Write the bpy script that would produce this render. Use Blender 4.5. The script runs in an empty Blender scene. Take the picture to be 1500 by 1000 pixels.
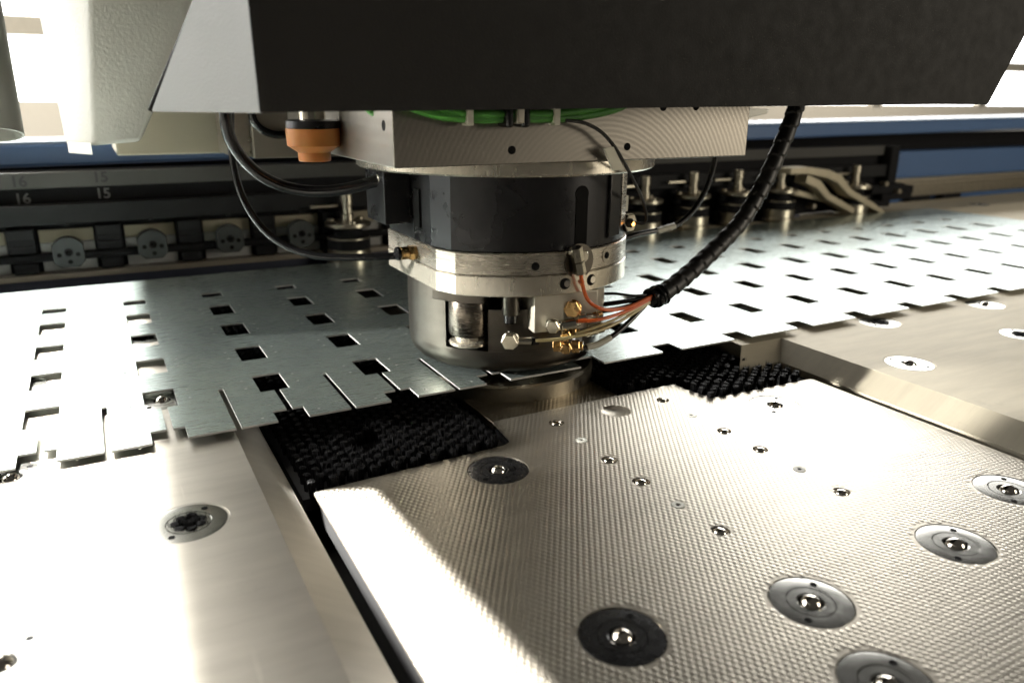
import bpy, bmesh, math, random
from mathutils import Matrix, Vector
random.seed(7)
R_ = math.radians
SC = bpy.context.scene
COL = SC.collection

# ---------------------------------------------------------------- camera
CAM = Vector((0, 0, 0.3385))
ROT = Matrix(((0.88181629, 0.13569483, -0.45164914),
              (-0.47154975, 0.26669007, -0.8405458),
              (0.00639262, 0.95418202, 0.29915851)))      # camera axes in the place
FPX = 1128.334
cd = bpy.data.cameras.new('camera')
cam = bpy.data.objects.new('camera', cd); COL.objects.link(cam)
cam.matrix_world = Matrix.Translation(CAM) @ ROT.to_4x4()
cd.sensor_width = 36; cd.lens = FPX * 36 / 1500
cd.clip_start = 0.02; cd.clip_end = 60
cd.dof.use_dof = True; cd.dof.focus_distance = 0.86; cd.dof.aperture_fstop = 4.5
SC.camera = cam
SC.view_settings.view_transform = 'Standard'; SC.view_settings.look = 'None'
SC.view_settings.exposure = 0.0; SC.view_settings.gamma = 1
SC.view_settings.use_curve_mapping = False
SC.cycles.use_denoising = True
SC.cycles.sample_clamp_indirect = 12
SC.cycles.max_bounces = 8

# ---------------------------------------------------------------- room light
world = bpy.data.worlds.new('World'); SC.world = world; world.use_nodes = True
bgn = world.node_tree.nodes['Background']
bgn.inputs[0].default_value = (1.0, 0.93, 0.80, 1); bgn.inputs[1].default_value = 0.05
WINDOW = 9.5            # brightness of the daylight in the window panes

def sunbeam(name, centre, along, width, length, power, dist, spread, elev):
    """sunlight from the upper left, let in through a gap: an area lamp with almost parallel rays.
    centre = middle of the lit strip, along = direction of its long edge on the ground"""
    ce = math.cos(R_(elev)); d = Vector((.5 * ce, -.866 * ce, -math.sin(R_(elev)))).normalized(); g = Vector((*along, 0)).normalized()
    y = (g - d * g.dot(d)).normalized(); x = y.cross(-d).normalized()
    l = bpy.data.lights.new(name, 'AREA'); l.shape = 'RECTANGLE'; l.spread = R_(spread); l.color = (1, .97, .91)
    side = Vector((g.y, -g.x, 0))                       # ground direction across the strip
    l.size = width * (side - d * (side.z - 0) ).dot(x); l.size_y = length * abs(g.dot(y))
    l.energy = power * l.size * l.size_y
    o = bpy.data.objects.new(name, l); COL.objects.link(o)
    o.matrix_world = Matrix.Translation(Vector(centre) - d * dist) @ Matrix((x, y, -d)).transposed().to_4x4()
    return o
sunbeam('sunbeam_bed', (-.485, .86, 0), (.046, 1), 1.0, 1.60, 46, 1.5, 2.0, 62)
sunbeam('sunbeam_plate', (.173, .458, -.02), (-.016, .315), .070, .42, 100, .62, 1.6, 38)
def fill_lamp(name, loc, aim, energy, size):
    l = bpy.data.lights.new(name, 'AREA'); l.size = size; l.energy = energy; l.color = (1, .90, .74)
    o = bpy.data.objects.new(name, l); COL.objects.link(o); o.location = loc
    o.rotation_euler = (Vector(aim) - Vector(loc)).to_track_quat('-Z', 'Z').to_euler()
fill_lamp('fill_lamp', (3.0, -1.3, .75), (2.3, 1.6, .12), 46, 1.2)  # added fill from the right front for the tool rack and right bed
fill_lamp('fill_lamp', (-1.2, 3.3, 3.0), (-.6, 5.3, .2), 90, 1.0)  # added fill, unseen, that brightens the back wall
fill_lamp('fill_lamp', (6.0, 3.3, 3.0), (6.6, 5.3, .2), 110, 1.0)  # the same added fill for the right part of the wall
# added lamp imitating low sunlight on the flank of the head, cut edges and hoses
l_ = bpy.data.lights.new('low_beam_lamp', 'AREA'); l_.shape = 'RECTANGLE'; l_.size = .44; l_.size_y = .20; l_.spread = R_(2.5); l_.energy = .9; l_.color = (1, .97, .91)
o_ = bpy.data.objects.new('low_beam_lamp', l_); COL.objects.link(o_); o_.location = (-.50, 1.09, .245)
o_.rotation_euler = (Vector((.20, .885, .085)) - Vector(o_.location)).to_track_quat('-Z', 'Y').to_euler()

# ---------------------------------------------------------------- helpers
def ray(px, py):
    return ROT @ Vector((px - 750, -(py - 500), -FPX))
def onZ(px, py, z):
    r = ray(px, py); return CAM + r * ((z - CAM.z) / r.z)
def onY(px, py, y):
    r = ray(px, py); return CAM + r * (y / r.y)
def onX(px, py, x):
    r = ray(px, py); return CAM + r * (x / r.x)

class MB:
    def __init__(s): s.v = []; s.f = []
    def add(s, vs, fs):
        n = len(s.v); s.v += [tuple(v) for v in vs]; s.f += [tuple(i + n for i in f) for f in fs]; return s
    def box(s, x0, x1, y0, y1, z0, z1):
        return s.add([(x, y, z) for z in (z0, z1) for y in (y0, y1) for x in (x0, x1)],
                     [(0, 2, 3, 1), (4, 5, 7, 6), (0, 1, 5, 4), (2, 6, 7, 3), (0, 4, 6, 2), (1, 3, 7, 5)])
    def prism(s, poly, z0, z1):
        n = len(poly)
        return s.add([(x, y, z0) for x, y in poly] + [(x, y, z1) for x, y in poly],
                     [tuple(range(n))[::-1], tuple(range(n, 2 * n))] +
                     [(i, (i + 1) % n, n + (i + 1) % n, n + i) for i in range(n)])
    def loft(s, rings, caps=True):
        n = len(rings[0]); vs = [p for r in rings for p in r]; fs = []
        for k in range(len(rings) - 1):
            for i in range(n):
                j = (i + 1) % n
                fs.append((k * n + i, k * n + j, (k + 1) * n + j, (k + 1) * n + i))
        if caps: fs += [tuple(range(n))[::-1], tuple(range((len(rings) - 1) * n, len(rings) * n))]
        return s.add(vs, fs)
    def lathe(s, prof, c=(0, 0, 0), segs=48, a0=None, a1=None, axis=None):
        """prof [(r,z)]; a0..a1 in radians for a part turn; axis = direction of the z of prof"""
        M = Matrix.Identity(3)
        if axis is not None: M = Vector(axis).normalized().to_track_quat('Z', 'Y').to_matrix()
        c = Vector(c); full = a0 is None
        if full: a0, a1 = 0, 2 * math.pi
        na = segs if full else segs + 1
        vs = []
        for r, z in prof:
            for k in range(na):
                t = a0 + (a1 - a0) * k / segs
                vs.append(c + M @ Vector((max(r, 1e-5) * math.cos(t), max(r, 1e-5) * math.sin(t), z)))
        fs = []
        for i in range(len(prof) - 1):
            for k in range(segs):
                k2 = (k + 1) % na
                fs.append((i * na + k, i * na + k2, (i + 1) * na + k2, (i + 1) * na + k))
        return s.add(vs, fs)
    def cyl(s, p, q, r, segs=20, r2=None, bev=0.0):
        p = Vector(p); q = Vector(q); L = (q - p).length; r2 = r if r2 is None else r2
        b = bev
        return s.lathe([(0, 0), (r - b, 0), (r, b), (r2, L - b), (r2 - b, L), (0, L)], p, segs, axis=(q - p))
    def hexa(s, p, q, r, bev=0.0): return s.cyl(p, q, r, 6, bev=bev)
    def ball(s, c, r, n=16):
        return s.lathe([(r * math.sin(math.pi * i / n), -r * math.cos(math.pi * i / n)) for i in range(n + 1)], c, n * 2)
    def tube(s, pts, r, segs=12, sub=8, rfun=None):
        pts = spline(pts, sub); n = len(pts)
        T = [(pts[min(i + 1, n - 1)] - pts[max(i - 1, 0)]).normalized() for i in range(n)]
        N = T[0].orthogonal().normalized(); rings = []
        for i in range(n):
            N = (N - T[i] * N.dot(T[i])).normalized(); B = T[i].cross(N)
            rr = r if rfun is None else r * rfun(i / (n - 1))
            rings.append([pts[i] + (N * math.cos(a) + B * math.sin(a)) * rr
                          for a in [2 * math.pi * k / segs for k in range(segs)]])
        return s.loft(rings)

def spline(pts, sub=8):
    P = [Vector(p) for p in pts]
    if len(P) < 3 or sub < 2: return P
    out = []
    Q = [P[0] * 2 - P[1]] + P + [P[-1] * 2 - P[-2]]
    for i in range(1, len(Q) - 2):
        a, b, c, d = Q[i - 1:i + 3]
        for k in range(sub):
            t = k / sub
            out.append(0.5 * ((2 * b) + (c - a) * t + (2 * a - 5 * b + 4 * c - d) * t * t + (3 * b - a - 3 * c + d) * t ** 3))
    out.append(P[-1]); return out

def mesh_of(mb, name, smooth=34):
    me = bpy.data.meshes.new(name); me.from_pydata(mb.v, [], mb.f); me.validate(); me.update()
    bm = bmesh.new(); bm.from_mesh(me); bmesh.ops.recalc_face_normals(bm, faces=bm.faces); bm.to_mesh(me); bm.free()
    if smooth:
        for p in me.polygons: p.use_smooth = True
        me.set_sharp_from_angle(angle=R_(smooth))
    return me
def put(name, me, mat, parent=None, loc=None, rot=None, bevel=0):
    o = bpy.data.objects.new(name, me); COL.objects.link(o)
    if mat is not None and not me.materials: me.materials.append(mat)
    if loc is not None: o.location = loc
    if rot is not None: o.rotation_euler = rot
    if parent is not None:
        o.parent = parent
        L = Vector((0, 0, 0)); p = parent
        # all parents carry translation (and rotation) only
        bpy_m = world_m(parent); o.matrix_parent_inverse = bpy_m.inverted()
    if bevel:
        b = o.modifiers.new('bevel', 'BEVEL'); b.width = bevel; b.segments = 2; b.limit_method = 'ANGLE'; b.angle_limit = R_(40)
        b.harden_normals = False
    return o
def world_m(o):
    m = Matrix.LocRotScale(o.location, o.rotation_euler, o.scale)
    if o.parent: m = world_m(o.parent) @ o.matrix_parent_inverse @ m
    return m
def obj(name, mb, mat, parent=None, smooth=34, bevel=0): return put(name, mesh_of(mb, name, smooth), mat, parent, bevel=bevel)
def tag(o, label, cat=None, group=None):
    o['label'] = label
    if cat: o['category'] = cat
    if group: o['group'] = group
    return o
def thing(name, label, cat, loc=(0, 0, 0), group=None):
    o = bpy.data.objects.new(name, None); COL.objects.link(o); o.location = loc; o.empty_display_size = 0.02
    return tag(o, label, cat, group)
def struct(o): o['kind'] = 'structure'; return o
def stuff(o): o['kind'] = 'stuff'; return o
def circle(c, r, n=24, ph=0): return [(c[0] + r * math.cos(ph + 2 * math.pi * k / n), c[1] + r * math.sin(ph + 2 * math.pi * k / n)) for k in range(n)]
def plate_mesh(name, outer, holes, z0, z1, smooth=30):
    """flat slab with real openings"""
    bm = bmesh.new(); loops = []; edges = []
    for poly in [outer] + holes:
        vs = [bm.verts.new((x, y, z1)) for x, y in poly]; loops.append(vs)
        for i in range(len(vs)): edges.append(bm.edges.new((vs[i], vs[(i + 1) % len(vs)])))
    bmesh.ops.triangle_fill(bm, use_beauty=True, use_dissolve=False, edges=edges, normal=(0, 0, 1))
    top = list(bm.faces); mp = {}
    for v in list(bm.verts): mp[v] = bm.verts.new((v.co.x, v.co.y, z0))
    for f in top: bm.faces.new([mp[v] for v in reversed(f.verts)])
    for vs in loops:
        for i in range(len(vs)):
            a, b = vs[i], vs[(i + 1) % len(vs)]; bm.faces.new((a, b, mp[b], mp[a]))
    bmesh.ops.recalc_face_normals(bm, faces=bm.faces)
    me = bpy.data.meshes.new(name); bm.to_mesh(me); bm.free()
    if smooth:
        for p in me.polygons: p.use_smooth = True
        me.set_sharp_from_angle(angle=R_(smooth))
    return me
def round_poly(pts, radii, n=6):
    out = []
    m = len(pts)
    for i, (p, r) in enumerate(zip(pts, radii)):
        p = Vector(p); a = (Vector(pts[i - 1]) - p).normalized(); b = (Vector(pts[(i + 1) % m]) - p).normalized()
        if r <= 0: out.append(tuple(p)); continue
        s = p + a * r; e = p + b * r
        for k in range(n + 1):
            t = k / n; out.append(tuple(s * (1 - t) ** 2 + p * 2 * t * (1 - t) + e * t * t))
    return out

# ---------------------------------------------------------------- materials
def new_mat(name):
    m = bpy.data.materials.new(name); m.use_nodes = True
    nt = m.node_tree; return m, nt, nt.nodes['Principled BSDF']
def noise_node(nt, scale, stretch=(1, 1, 1), detail=4, rough=.55):
    tc = nt.nodes.new('ShaderNodeTexCoord'); mp = nt.nodes.new('ShaderNodeMapping'); n = nt.nodes.new('ShaderNodeTexNoise')
    mp.inputs['Scale'].default_value = stretch
    n.inputs['Scale'].default_value = scale; n.inputs['Detail'].default_value = detail; n.inputs['Roughness'].default_value = rough
    nt.links.new(tc.outputs['Object'], mp.inputs[0]); nt.links.new(mp.outputs[0], n.inputs['Vector']); return n
def ramp(nt, src, a, b, c0, c1):
    r = nt.nodes.new('ShaderNodeMapRange'); r.inputs['From Min'].default_value = a; r.inputs['From Max'].default_value = b
    r.inputs['To Min'].default_value = c0; r.inputs['To Max'].default_value = c1
    nt.links.new(src, r.inputs[0]); return r.outputs[0]
def mixc(nt, fac, c0, c1):
    m = nt.nodes.new('ShaderNodeMix'); m.data_type = 'RGBA'
    nt.links.new(fac, m.inputs[0])
    for i, c in ((6, c0), (7, c1)):
        if isinstance(c, tuple): m.inputs[i].default_value = (*c, 1)
        else: nt.links.new(c, m.inputs[i])
    return m.outputs[2]
def bump(nt, bs, src, strength, dist=0.001):
    b = nt.nodes.new('ShaderNodeBump'); b.inputs['Strength'].default_value = strength; b.inputs['Distance'].default_value = dist
    nt.links.new(src, b.inputs['Height']); nt.links.new(b.outputs[0], bs.inputs['Normal'])
def metal(name, col, rough, metallic=1.0, n_scale=40, stretch=(1, 1, 1), var=.25, rvar=.08, bmp=0.0, bscale=None):
    m, nt, bs = new_mat(name)
    n = noise_node(nt, n_scale, stretch)
    dark = tuple(c * (1 - var) for c in col)
    nt.links.new(mixc(nt, ramp(nt, n.outputs[0], .3, .7, 0, 1), dark, col), bs.inputs['Base Color'])
    nt.links.new(ramp(nt, n.outputs[0], .3, .7, rough + rvar, max(rough - rvar, .03)), bs.inputs['Roughness'])
    bs.inputs['Metallic'].default_value = metallic
    if bmp:
        b = noise_node(nt, bscale or n_scale * 4, stretch, 2); bump(nt, bs, b.outputs[0], bmp)
    return m
def plain(name, col, rough=.5, var=.15, scale=30, metallic=0, bmp=0, bscale=300, coat=0):
    m, nt, bs = new_mat(name)
    n = noise_node(nt, scale)
    nt.links.new(mixc(nt, n.outputs[0], tuple(c * (1 - var) for c in col), tuple(c * (1 + var) for c in col)), bs.inputs['Base Color'])
    nt.links.new(ramp(nt, n.outputs[0], 0, 1, rough * .85, min(rough * 1.15, 1)), bs.inputs['Roughness'])
    bs.inputs['Metallic'].default_value = metallic; bs.inputs['Coat Weight'].default_value = coat
    if bmp: b = noise_node(nt, bscale, detail=2); bump(nt, bs, b.outputs[0], bmp, .0006)
    return m
def emit(name, col, strength, var=0.0):
    m = bpy.data.materials.new(name); m.use_nodes = True; nt = m.node_tree; nt.nodes.clear()
    e = nt.nodes.new('ShaderNodeEmission'); o = nt.nodes.new('ShaderNodeOutputMaterial')
    e.inputs[0].default_value = (*col, 1); e.inputs[1].default_value = strength
    nt.links.new(e.outputs[0], o.inputs[0]); return m

def table_material(name, col, rough, spots, metallic=.9):
    """worn ground steel: streaks along the bed, cross scratches, pale scuffs"""
    m, nt, bs = new_mat(name)
    a = noise_node(nt, 9, (1, 6, 1), 5); b = noise_node(nt, 60, (1, 14, 1), 3); c = noise_node(nt, 5.5, (1, 1, 1), 6, .7)
    col1 = mixc(nt, ramp(nt, a.outputs[0], .3, .7, 0, 1), tuple(x * .86 for x in col), col)
    col2 = mixc(nt, ramp(nt, c.outputs[0], .60, .70, 0, spots), col1, tuple(x * .62 for x in col))
    w = noise_node(nt, 34, (5, .22, 1), 2); w2 = noise_node(nt, 7, (1, 1, 1), 2)
    mu = nt.nodes.new('ShaderNodeMath'); mu.operation = 'MULTIPLY'
    nt.links.new(ramp(nt, w.outputs[0], .66, .70, 0, 1), mu.inputs[0]); nt.links.new(ramp(nt, w2.outputs[0], .5, .6, 0, .3), mu.inputs[1])
    col3 = mixc(nt, mu.outputs[0], col2, tuple(min(x * 1.3, 1) for x in col))
    nt.links.new(col3, bs.inputs['Base Color'])
    nt.links.new(ramp(nt, b.outputs[0], .3, .7, rough + .06, rough - .06), bs.inputs['Roughness'])
    bs.inputs['Metallic'].default_value = metallic
    bump(nt, bs, b.outputs[0], .05)
    return m

def sheet_material():
    m, nt, bs = new_mat('galvanised_sheet')
    a = noise_node(nt, 10, (1, 40, 1), 3); b = noise_node(nt, 90, (.5, 16, 1), 3); c = noise_node(nt, 3.2, (1, 1, 1), 3)
    col1 = mixc(nt, ramp(nt, a.outputs[0], .35, .65, 0, 1), (.47, .555, .535), (.51, .595, .575))
    # short white scratches left along the bed
    s = noise_node(nt, 60, (.35, 7, 1), 2); g = noise_node(nt, 9, (1, 1, 1), 2)
    mul = nt.nodes.new('ShaderNodeMath'); mul.operation = 'MULTIPLY'
    nt.links.new(ramp(nt, s.outputs[0], .68, .74, 0, 1), mul.inputs[0]); nt.links.new(ramp(nt, g.outputs[0], .58, .66, 0, .7), mul.inputs[1])
    nt.links.new(mixc(nt, mul.outputs[0], col1, (.92, .90, .80)), bs.inputs['Base Color'])
    nt.links.new(ramp(nt, b.outputs[0], .3, .7, .32, .22), bs.inputs['Roughness'])
    bs.inputs['Metallic'].default_value = .85
    bump(nt, bs, b.outputs[0], .04)
    return m

def milled_material():
    """aluminium face with sweeping milling arcs"""
    m, nt, bs = new_mat('milled_aluminium')
    tc = nt.nodes.new('ShaderNodeTexCoord'); mp = nt.nodes.new('ShaderNodeMapping'); w = nt.nodes.new('ShaderNodeTexWave')
    cc = onY(880, 335, .695); mp.inputs['Location'].default_value = (-cc.x, 0, -cc.z)
    w.wave_type = 'RINGS'; w.rings_direction = 'Y'; w.inputs['Scale'].default_value = 58; w.inputs['Distortion'].default_value = 1.1
    w.inputs['Detail'].default_value = 2; w.inputs['Detail Scale'].default_value = 3
    nt.links.new(tc.outputs['Object'], mp.inputs[0]); nt.links.new(mp.outputs[0], w.inputs['Vector'])
    n = noise_node(nt, 18, (1, 1, 1), 4)
    c1 = mixc(nt, ramp(nt, w.outputs['Fac'], 0, 1, 0, 1), (.215, .20, .173), (.255, .236, .204))
    nt.links.new(mixc(nt, ramp(nt, n.outputs[0], .3, .7, 0, .5), c1, (.24, .22, .19)), bs.inputs['Base Color'])
    nt.links.new(ramp(nt, w.outputs['Fac'], 0, 1, .40, .36), bs.inputs['Roughness'])
    bs.inputs['Metallic'].default_value = .9
    bump(nt, bs, w.outputs['Fac'], .06, .0005)
    return m

M = {}
M['sheet'] = sheet_material()
M['cut'] = plain('bare_cut_edge_lit', (.62, .62, .60), .4, var=.1, metallic=.35)  # bare cut steel, made paler and less metallic to look sunlit
M['table_l'] = table_material('ground_steel_bed', (.56, .53, .47), .40, .35)
M['table_r'] = table_material('worn_steel_bed', (.60, .545, .425), .62, .6, .45)
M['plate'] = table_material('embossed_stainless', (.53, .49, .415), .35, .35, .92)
M['dieplate'] = metal('shaded_embossed_steel', (.36, .31, .23), .36, n_scale=14, stretch=(1, 3, 1), var=.35)  # plate steel darkened for the shade and dark reflection under the head
M['polish'] = metal('polished_steel', (.42, .42, .395), .20, metallic=.88, n_scale=70, var=.12, rvar=.04)
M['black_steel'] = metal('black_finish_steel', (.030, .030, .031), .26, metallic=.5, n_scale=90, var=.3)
M['chrome'] = metal('chrome_ball', (.80, .76, .70), .05, n_scale=30, var=.04, rvar=.01)
M['rim'] = metal('worn_chamfer', (.42, .39, .33), .22, n_scale=60, var=.3)
def dull(k, sp):
    M[k].node_tree.nodes['Principled BSDF'].inputs['Specular IOR Level'].default_value = sp
M['washer'] = plain('pale_plastic_washer', (.58, .58, .52), .45)
M['hole'] = plain('black_bore', (.006, .006, .006), .7)
dull('hole', .05)
M['bristle'] = plain('black_nylon_bristle', (.0035, .0035, .004), .6, scale=200)
for k_ in ('bristle',):
    b_ = M[k_].node_tree.nodes['Principled BSDF']; b_.inputs['Specular IOR Level'].default_value = .10
M['board'] = plain('black_backing_board', (.006, .006, .007), .6)
M['head_al'] = metal('turned_steel', (.50, .46, .39), .28, metallic=.75, n_scale=50, stretch=(1, 1, 12), var=.14, rvar=.05)
M['head_bright'] = metal('bright_turned_steel', (.70, .65, .54), .24, metallic=.75, n_scale=40, stretch=(4, 4, 1), var=.12, rvar=.05)
M['head_black'] = metal('black_oxide_steel', (.024, .024, .026), .32, metallic=.6, n_scale=24, var=.4, rvar=.09, bmp=.06, bscale=400)
M['cup'] = metal('dull_grey_steel', (.125, .112, .094), .33, n_scale=22, stretch=(1, 1, 3), var=.25, rvar=.05)
M['shank'] = metal('dark_ground_shank', (.24, .21, .175), .26, n_scale=60, stretch=(1, 1, 6), var=.2, rvar=.04)
M['block'] = milled_material()
M['hood'] = plain('dark_brown_grey_paint', (.0105, .0100, .0090), .66, var=.12, scale=60, bmp=.3, bscale=450)
dull('hood', .2)
M['hood_side'] = plain('light_grey_textured_paint', (.18, .187, .185), .6, var=.05, bmp=.5, bscale=500)
M['body'] = plain('off_white_textured_paint', (.72, .71, .64), .5, var=.04, bmp=1.0, bscale=230)
M['beige'] = plain('beige_textured_paint', (.50, .455, .35), .6, var=.05, bmp=.4, bscale=420)
M['blue'] = plain('blue_enamel', (.065, .125, .26), .42, var=.08, bmp=.1)
M['navy'] = plain('dark_navy_paint', (.016, .022, .045), .6, var=.1)
M['lightblue'] = plain('pale_blue_top', (.22, .30, .42), .45, var=.06)
M['carriage'] = plain('black_carriage_paint', (.009, .009, .010), .85, var=.2)
dull('carriage', .15)
M['carriage_grey'] = plain('dark_grey_rail', (.009, .0092, .010), .75, var=.15)
dull('carriage_grey', .25)
M['numplate'] = plain('grey_number_strip', (.026, .0255, .0245), .7, var=.15)
dull('numplate', .25)
M['strip'] = plain('grey_number_strip_paint', (.060, .059, .056), .75, var=.12)
dull('strip', .2)
M['digit_pale'] = plain('grey_digit_print', (.10, .10, .095), .7)
M['digit'] = plain('black_digit_print', (.012, .012, .012), .6)
M['pale'] = plain('pale_cream_panel', (.24, .212, .15), .65, var=.08)
M['palegrey'] = plain('pale_grey_panel', (.24, .24, .232), .65, var=.08)
M['disc'] = plain('slate_cassette_face', (.022, .0255, .0265), .65, var=.15)
M['railb'] = plain('brown_grey_rail', (.20, .175, .14), .45, var=.12, metallic=.3)
M['silver'] = metal('dull_silver', (.56, .52, .44), .35, n_scale=60, var=.2)
M['manifold'] = metal('satin_manifold', (.60, .56, .47), .42, metallic=.5, n_scale=40, var=.12)
M['tool'] = metal('tool_steel', (.46, .42, .34), .34, n_scale=60, var=.25)
M['orange'] = plain('translucent_orange_plastic', (.42, .165, .040), .30, var=.15)
M['orange'].node_tree.nodes['Principled BSDF'].inputs['Subsurface Weight'].default_value = .25
M['orange'].node_tree.nodes['Principled BSDF'].inputs['Subsurface Scale'].default_value = .01
M['rubber'] = plain('black_rubber', (.005, .005, .0055), .2, var=.2)
M['rubber_matt'] = plain('matt_black_spiral_wrap', (.010, .0095, .009), .45, var=.2)
M['green'] = plain('green_cable', (.045, .19, .025), .42, var=.12)
M['tie'] = plain('white_cable_tie', (.62, .60, .50), .5, var=.05)
M['brass'] = metal('brass_fitting', (.62, .40, .17), .24, n_scale=80, var=.15)
M['nickel'] = metal('nickel_fitting', (.70, .66, .56), .17, n_scale=90, var=.12)
M['otube'] = plain('orange_hose', (.62, .115, .022), .28, var=.1)
M['ctube'] = plain('yellowish_clear_hose', (.50, .42, .22), .2, var=.1)
M['sleeve'] = plain('grey_marker_sleeve', (.42, .41, .34), .5, var=.06)
M['clampw'] = plain('worn_clamp_casting', (.42, .37, .27), .4, var=.2, metallic=.4)
M['led'] = emit('amber_led', (1.0, .38, .06), 14)
M['wall'] = plain('pale_wall', (.72, .68, .60), .8, var=.04)
M['frame'] = plain('window_frame', (.45, .42, .36), .5)
M['pane'] = emit('daylight_pane', (1.0, .98, .94), WINDOW)
M['pipe'] = plain('grey_duct_paint', (.42, .42, .38), .4, var=.05)
M['floor'] = plain('grey_floor', (.10, .10, .10), .6)

# ---------------------------------------------------------------- setting: floor, far wall with windows
struct(obj('floor', MB().box(-7, 13, -3, 5.6, -.95, -.9), M['floor']))
wall = struct(obj('wall_back', MB().box(-7, 13, 5.3, 5.5, -.9, .315).box(-7, 13, 5.3, 5.5, 4.2, 4.6), M['wall']))
def window(parent, xs, z0, z1, y, zbars):
    for i in range(len(xs) - 1):
        put('window_pane', mesh_of(MB().box(xs[i] + .06, xs[i + 1] - .06, y + .06, y + .08, z0, z1), 'window_pane', 0), M['pane'], parent)
        obj('window_frame', MB().box(xs[i] - .06, xs[i] + .06, y - .02, y + .12, z0, z1), M['frame'], parent, bevel=.004)
    for zb in zbars:
        obj('window_bar', MB().box(xs[0] - .05, xs[-1] + .05, y - .04, y + .05, zb - .06, zb + .04), M['frame'], parent, bevel=.004)
window(wall, [-6.6, -4.9, -3.2, -1.55, .15, 1.85, 3.5, 5.2, 6.9, 8.6, 10.3, 12], .315, 4.2, 5.3, [.72, 2.4])
wall_l = struct(obj('wall_left', MB().box(-4.2, -4.0, -3, 5.3, -.9, .26).box(-4.2, -4.0, -3, 5.3, 4.2, 4.6), M['wall']))
for k in range(2):
    y0 = 2.0 + k * 1.6
    put('window_pane', mesh_of(MB().box(-4.08, -4.06, y0 + .06, y0 + 1.54, .26, 4.2), 'window_pane', 0), M['pane'], wall_l)
    obj('window_frame', MB().box(-4.14, -4.0, y0 - .06, y0 + .06, .26, 4.2), M['frame'], wall_l)

# ---------------------------------------------------------------- ball transfer units (shared meshes)
def unit_meshes(r):
    d = {}
    d['ring'] = mesh_of(MB().lathe([(r * .99, -.006), (r * .99, -.0005), (r * .975, .0), (r * .90, .00025), (r * .585, .0003), (r * .58, -.0012), (r * .555, -.0012),
                                    (r * .55, .0003), (r * .34, .00035), (r * .30, -.0003), (r * .28, -.006)], segs=48), 'unit_ring', 12)
    d['seat'] = mesh_of(MB().lathe([(r * .30, -.001), (r * .2, -.004), (0, -.004)], segs=24), 'unit_seat')
    d['ball'] = mesh_of(MB().ball((0, 0, -r * .10), r * .26, 14), 'unit_ball')
    d['pin'] = mesh_of(MB().cyl((0, 0, -.0002), (0, 0, .0006), r * .085, 12), 'unit_pin')
    d['rim'] = mesh_of(MB().lathe([(r * 1.045, .00015), (r * 1.0, -.0008), (r * .988, -.003)], segs=48), 'unit_rim')
    return d
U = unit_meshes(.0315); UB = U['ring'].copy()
def ball_unit(parent, x, y, z, ang=.6, brush=False, label=None, black=False):
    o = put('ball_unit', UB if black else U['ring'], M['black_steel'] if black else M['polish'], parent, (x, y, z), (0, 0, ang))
    if label: o['label'] = label
    put('rim', U['rim'], M['rim'], o, (x, y, z))
    put('seat', U['seat'], M['hole'], o, (x, y, z))
    for s in (0, math.pi):
        a = ang + s
        put('pin_hole', U['pin'], M['hole'], o, (x + .0240 * math.cos(a), y + .0240 * math.sin(a), z))
    if not brush:
        put('ball', U['ball'], M['chrome'], o, (x, y, z))
    else:
        for k in range(10):
            rr = .003 if k < 3 else .0105
            put('bristle_tuft', TUFT[k % 3], M['bristle'], o, (x + rr * math.cos(k * (2.094 if k < 3 else .898) + .3), y + rr * math.sin(k * (2.094 if k < 3 else .898) + .3), z + .0050), (0, 0, k))
    return o

def tuft_mesh(i, r=.0053, L=.0225):
    """a clump of stiff bristles flaring a little towards the top"""
    rnd = random.Random(i); mb = MB(); n = 6
    bot = [(r * .55 * math.cos(6.283 * k / n), r * .55 * math.sin(6.283 * k / n), -L) for k in range(n)]
    top = [(r * .8 * math.cos(6.283 * k / n + .3), r * .8 * math.sin(6.283 * k / n + .3), rnd.uniform(-.0050, -.0030)) for k in range(n)]
    mb.add(bot + top + [(0, 0, -.0036)], [(k, (k + 1) % n, n + (k + 1) % n, n + k) for k in range(n)] + [(n + k, n + (k + 1) % n, 2 * n) for k in range(n)])
    for k in range(20):
        a = k * 2.4 + rnd.uniform(-.3, .3); q = r * math.sqrt((k + .5) / 20); x, y = q * math.cos(a), q * math.sin(a)
        w = .00075; h = rnd.uniform(-.0020, .0008); f = 1.22 + rnd.uniform(-.1, .18); b = rnd.uniform(0, 6.28)
        P = [(x * .85 + w * math.cos(b + t), y * .85 + w * math.sin(b + t), -.012) for t in (0, 2.09, 4.19)]
        mb.add(P + [(x * f + rnd.uniform(-.0007, .0007), y * f + rnd.uniform(-.0007, .0007), h)], [(0, 1, 3), (1, 2, 3), (2, 0, 3)])
    return mesh_of(mb, 'bristle_tuft', 0)
TUFT = [tuft_mesh(i) for i in range(5)]
for t in TUFT: t.materials.append(M['bristle'])

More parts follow.
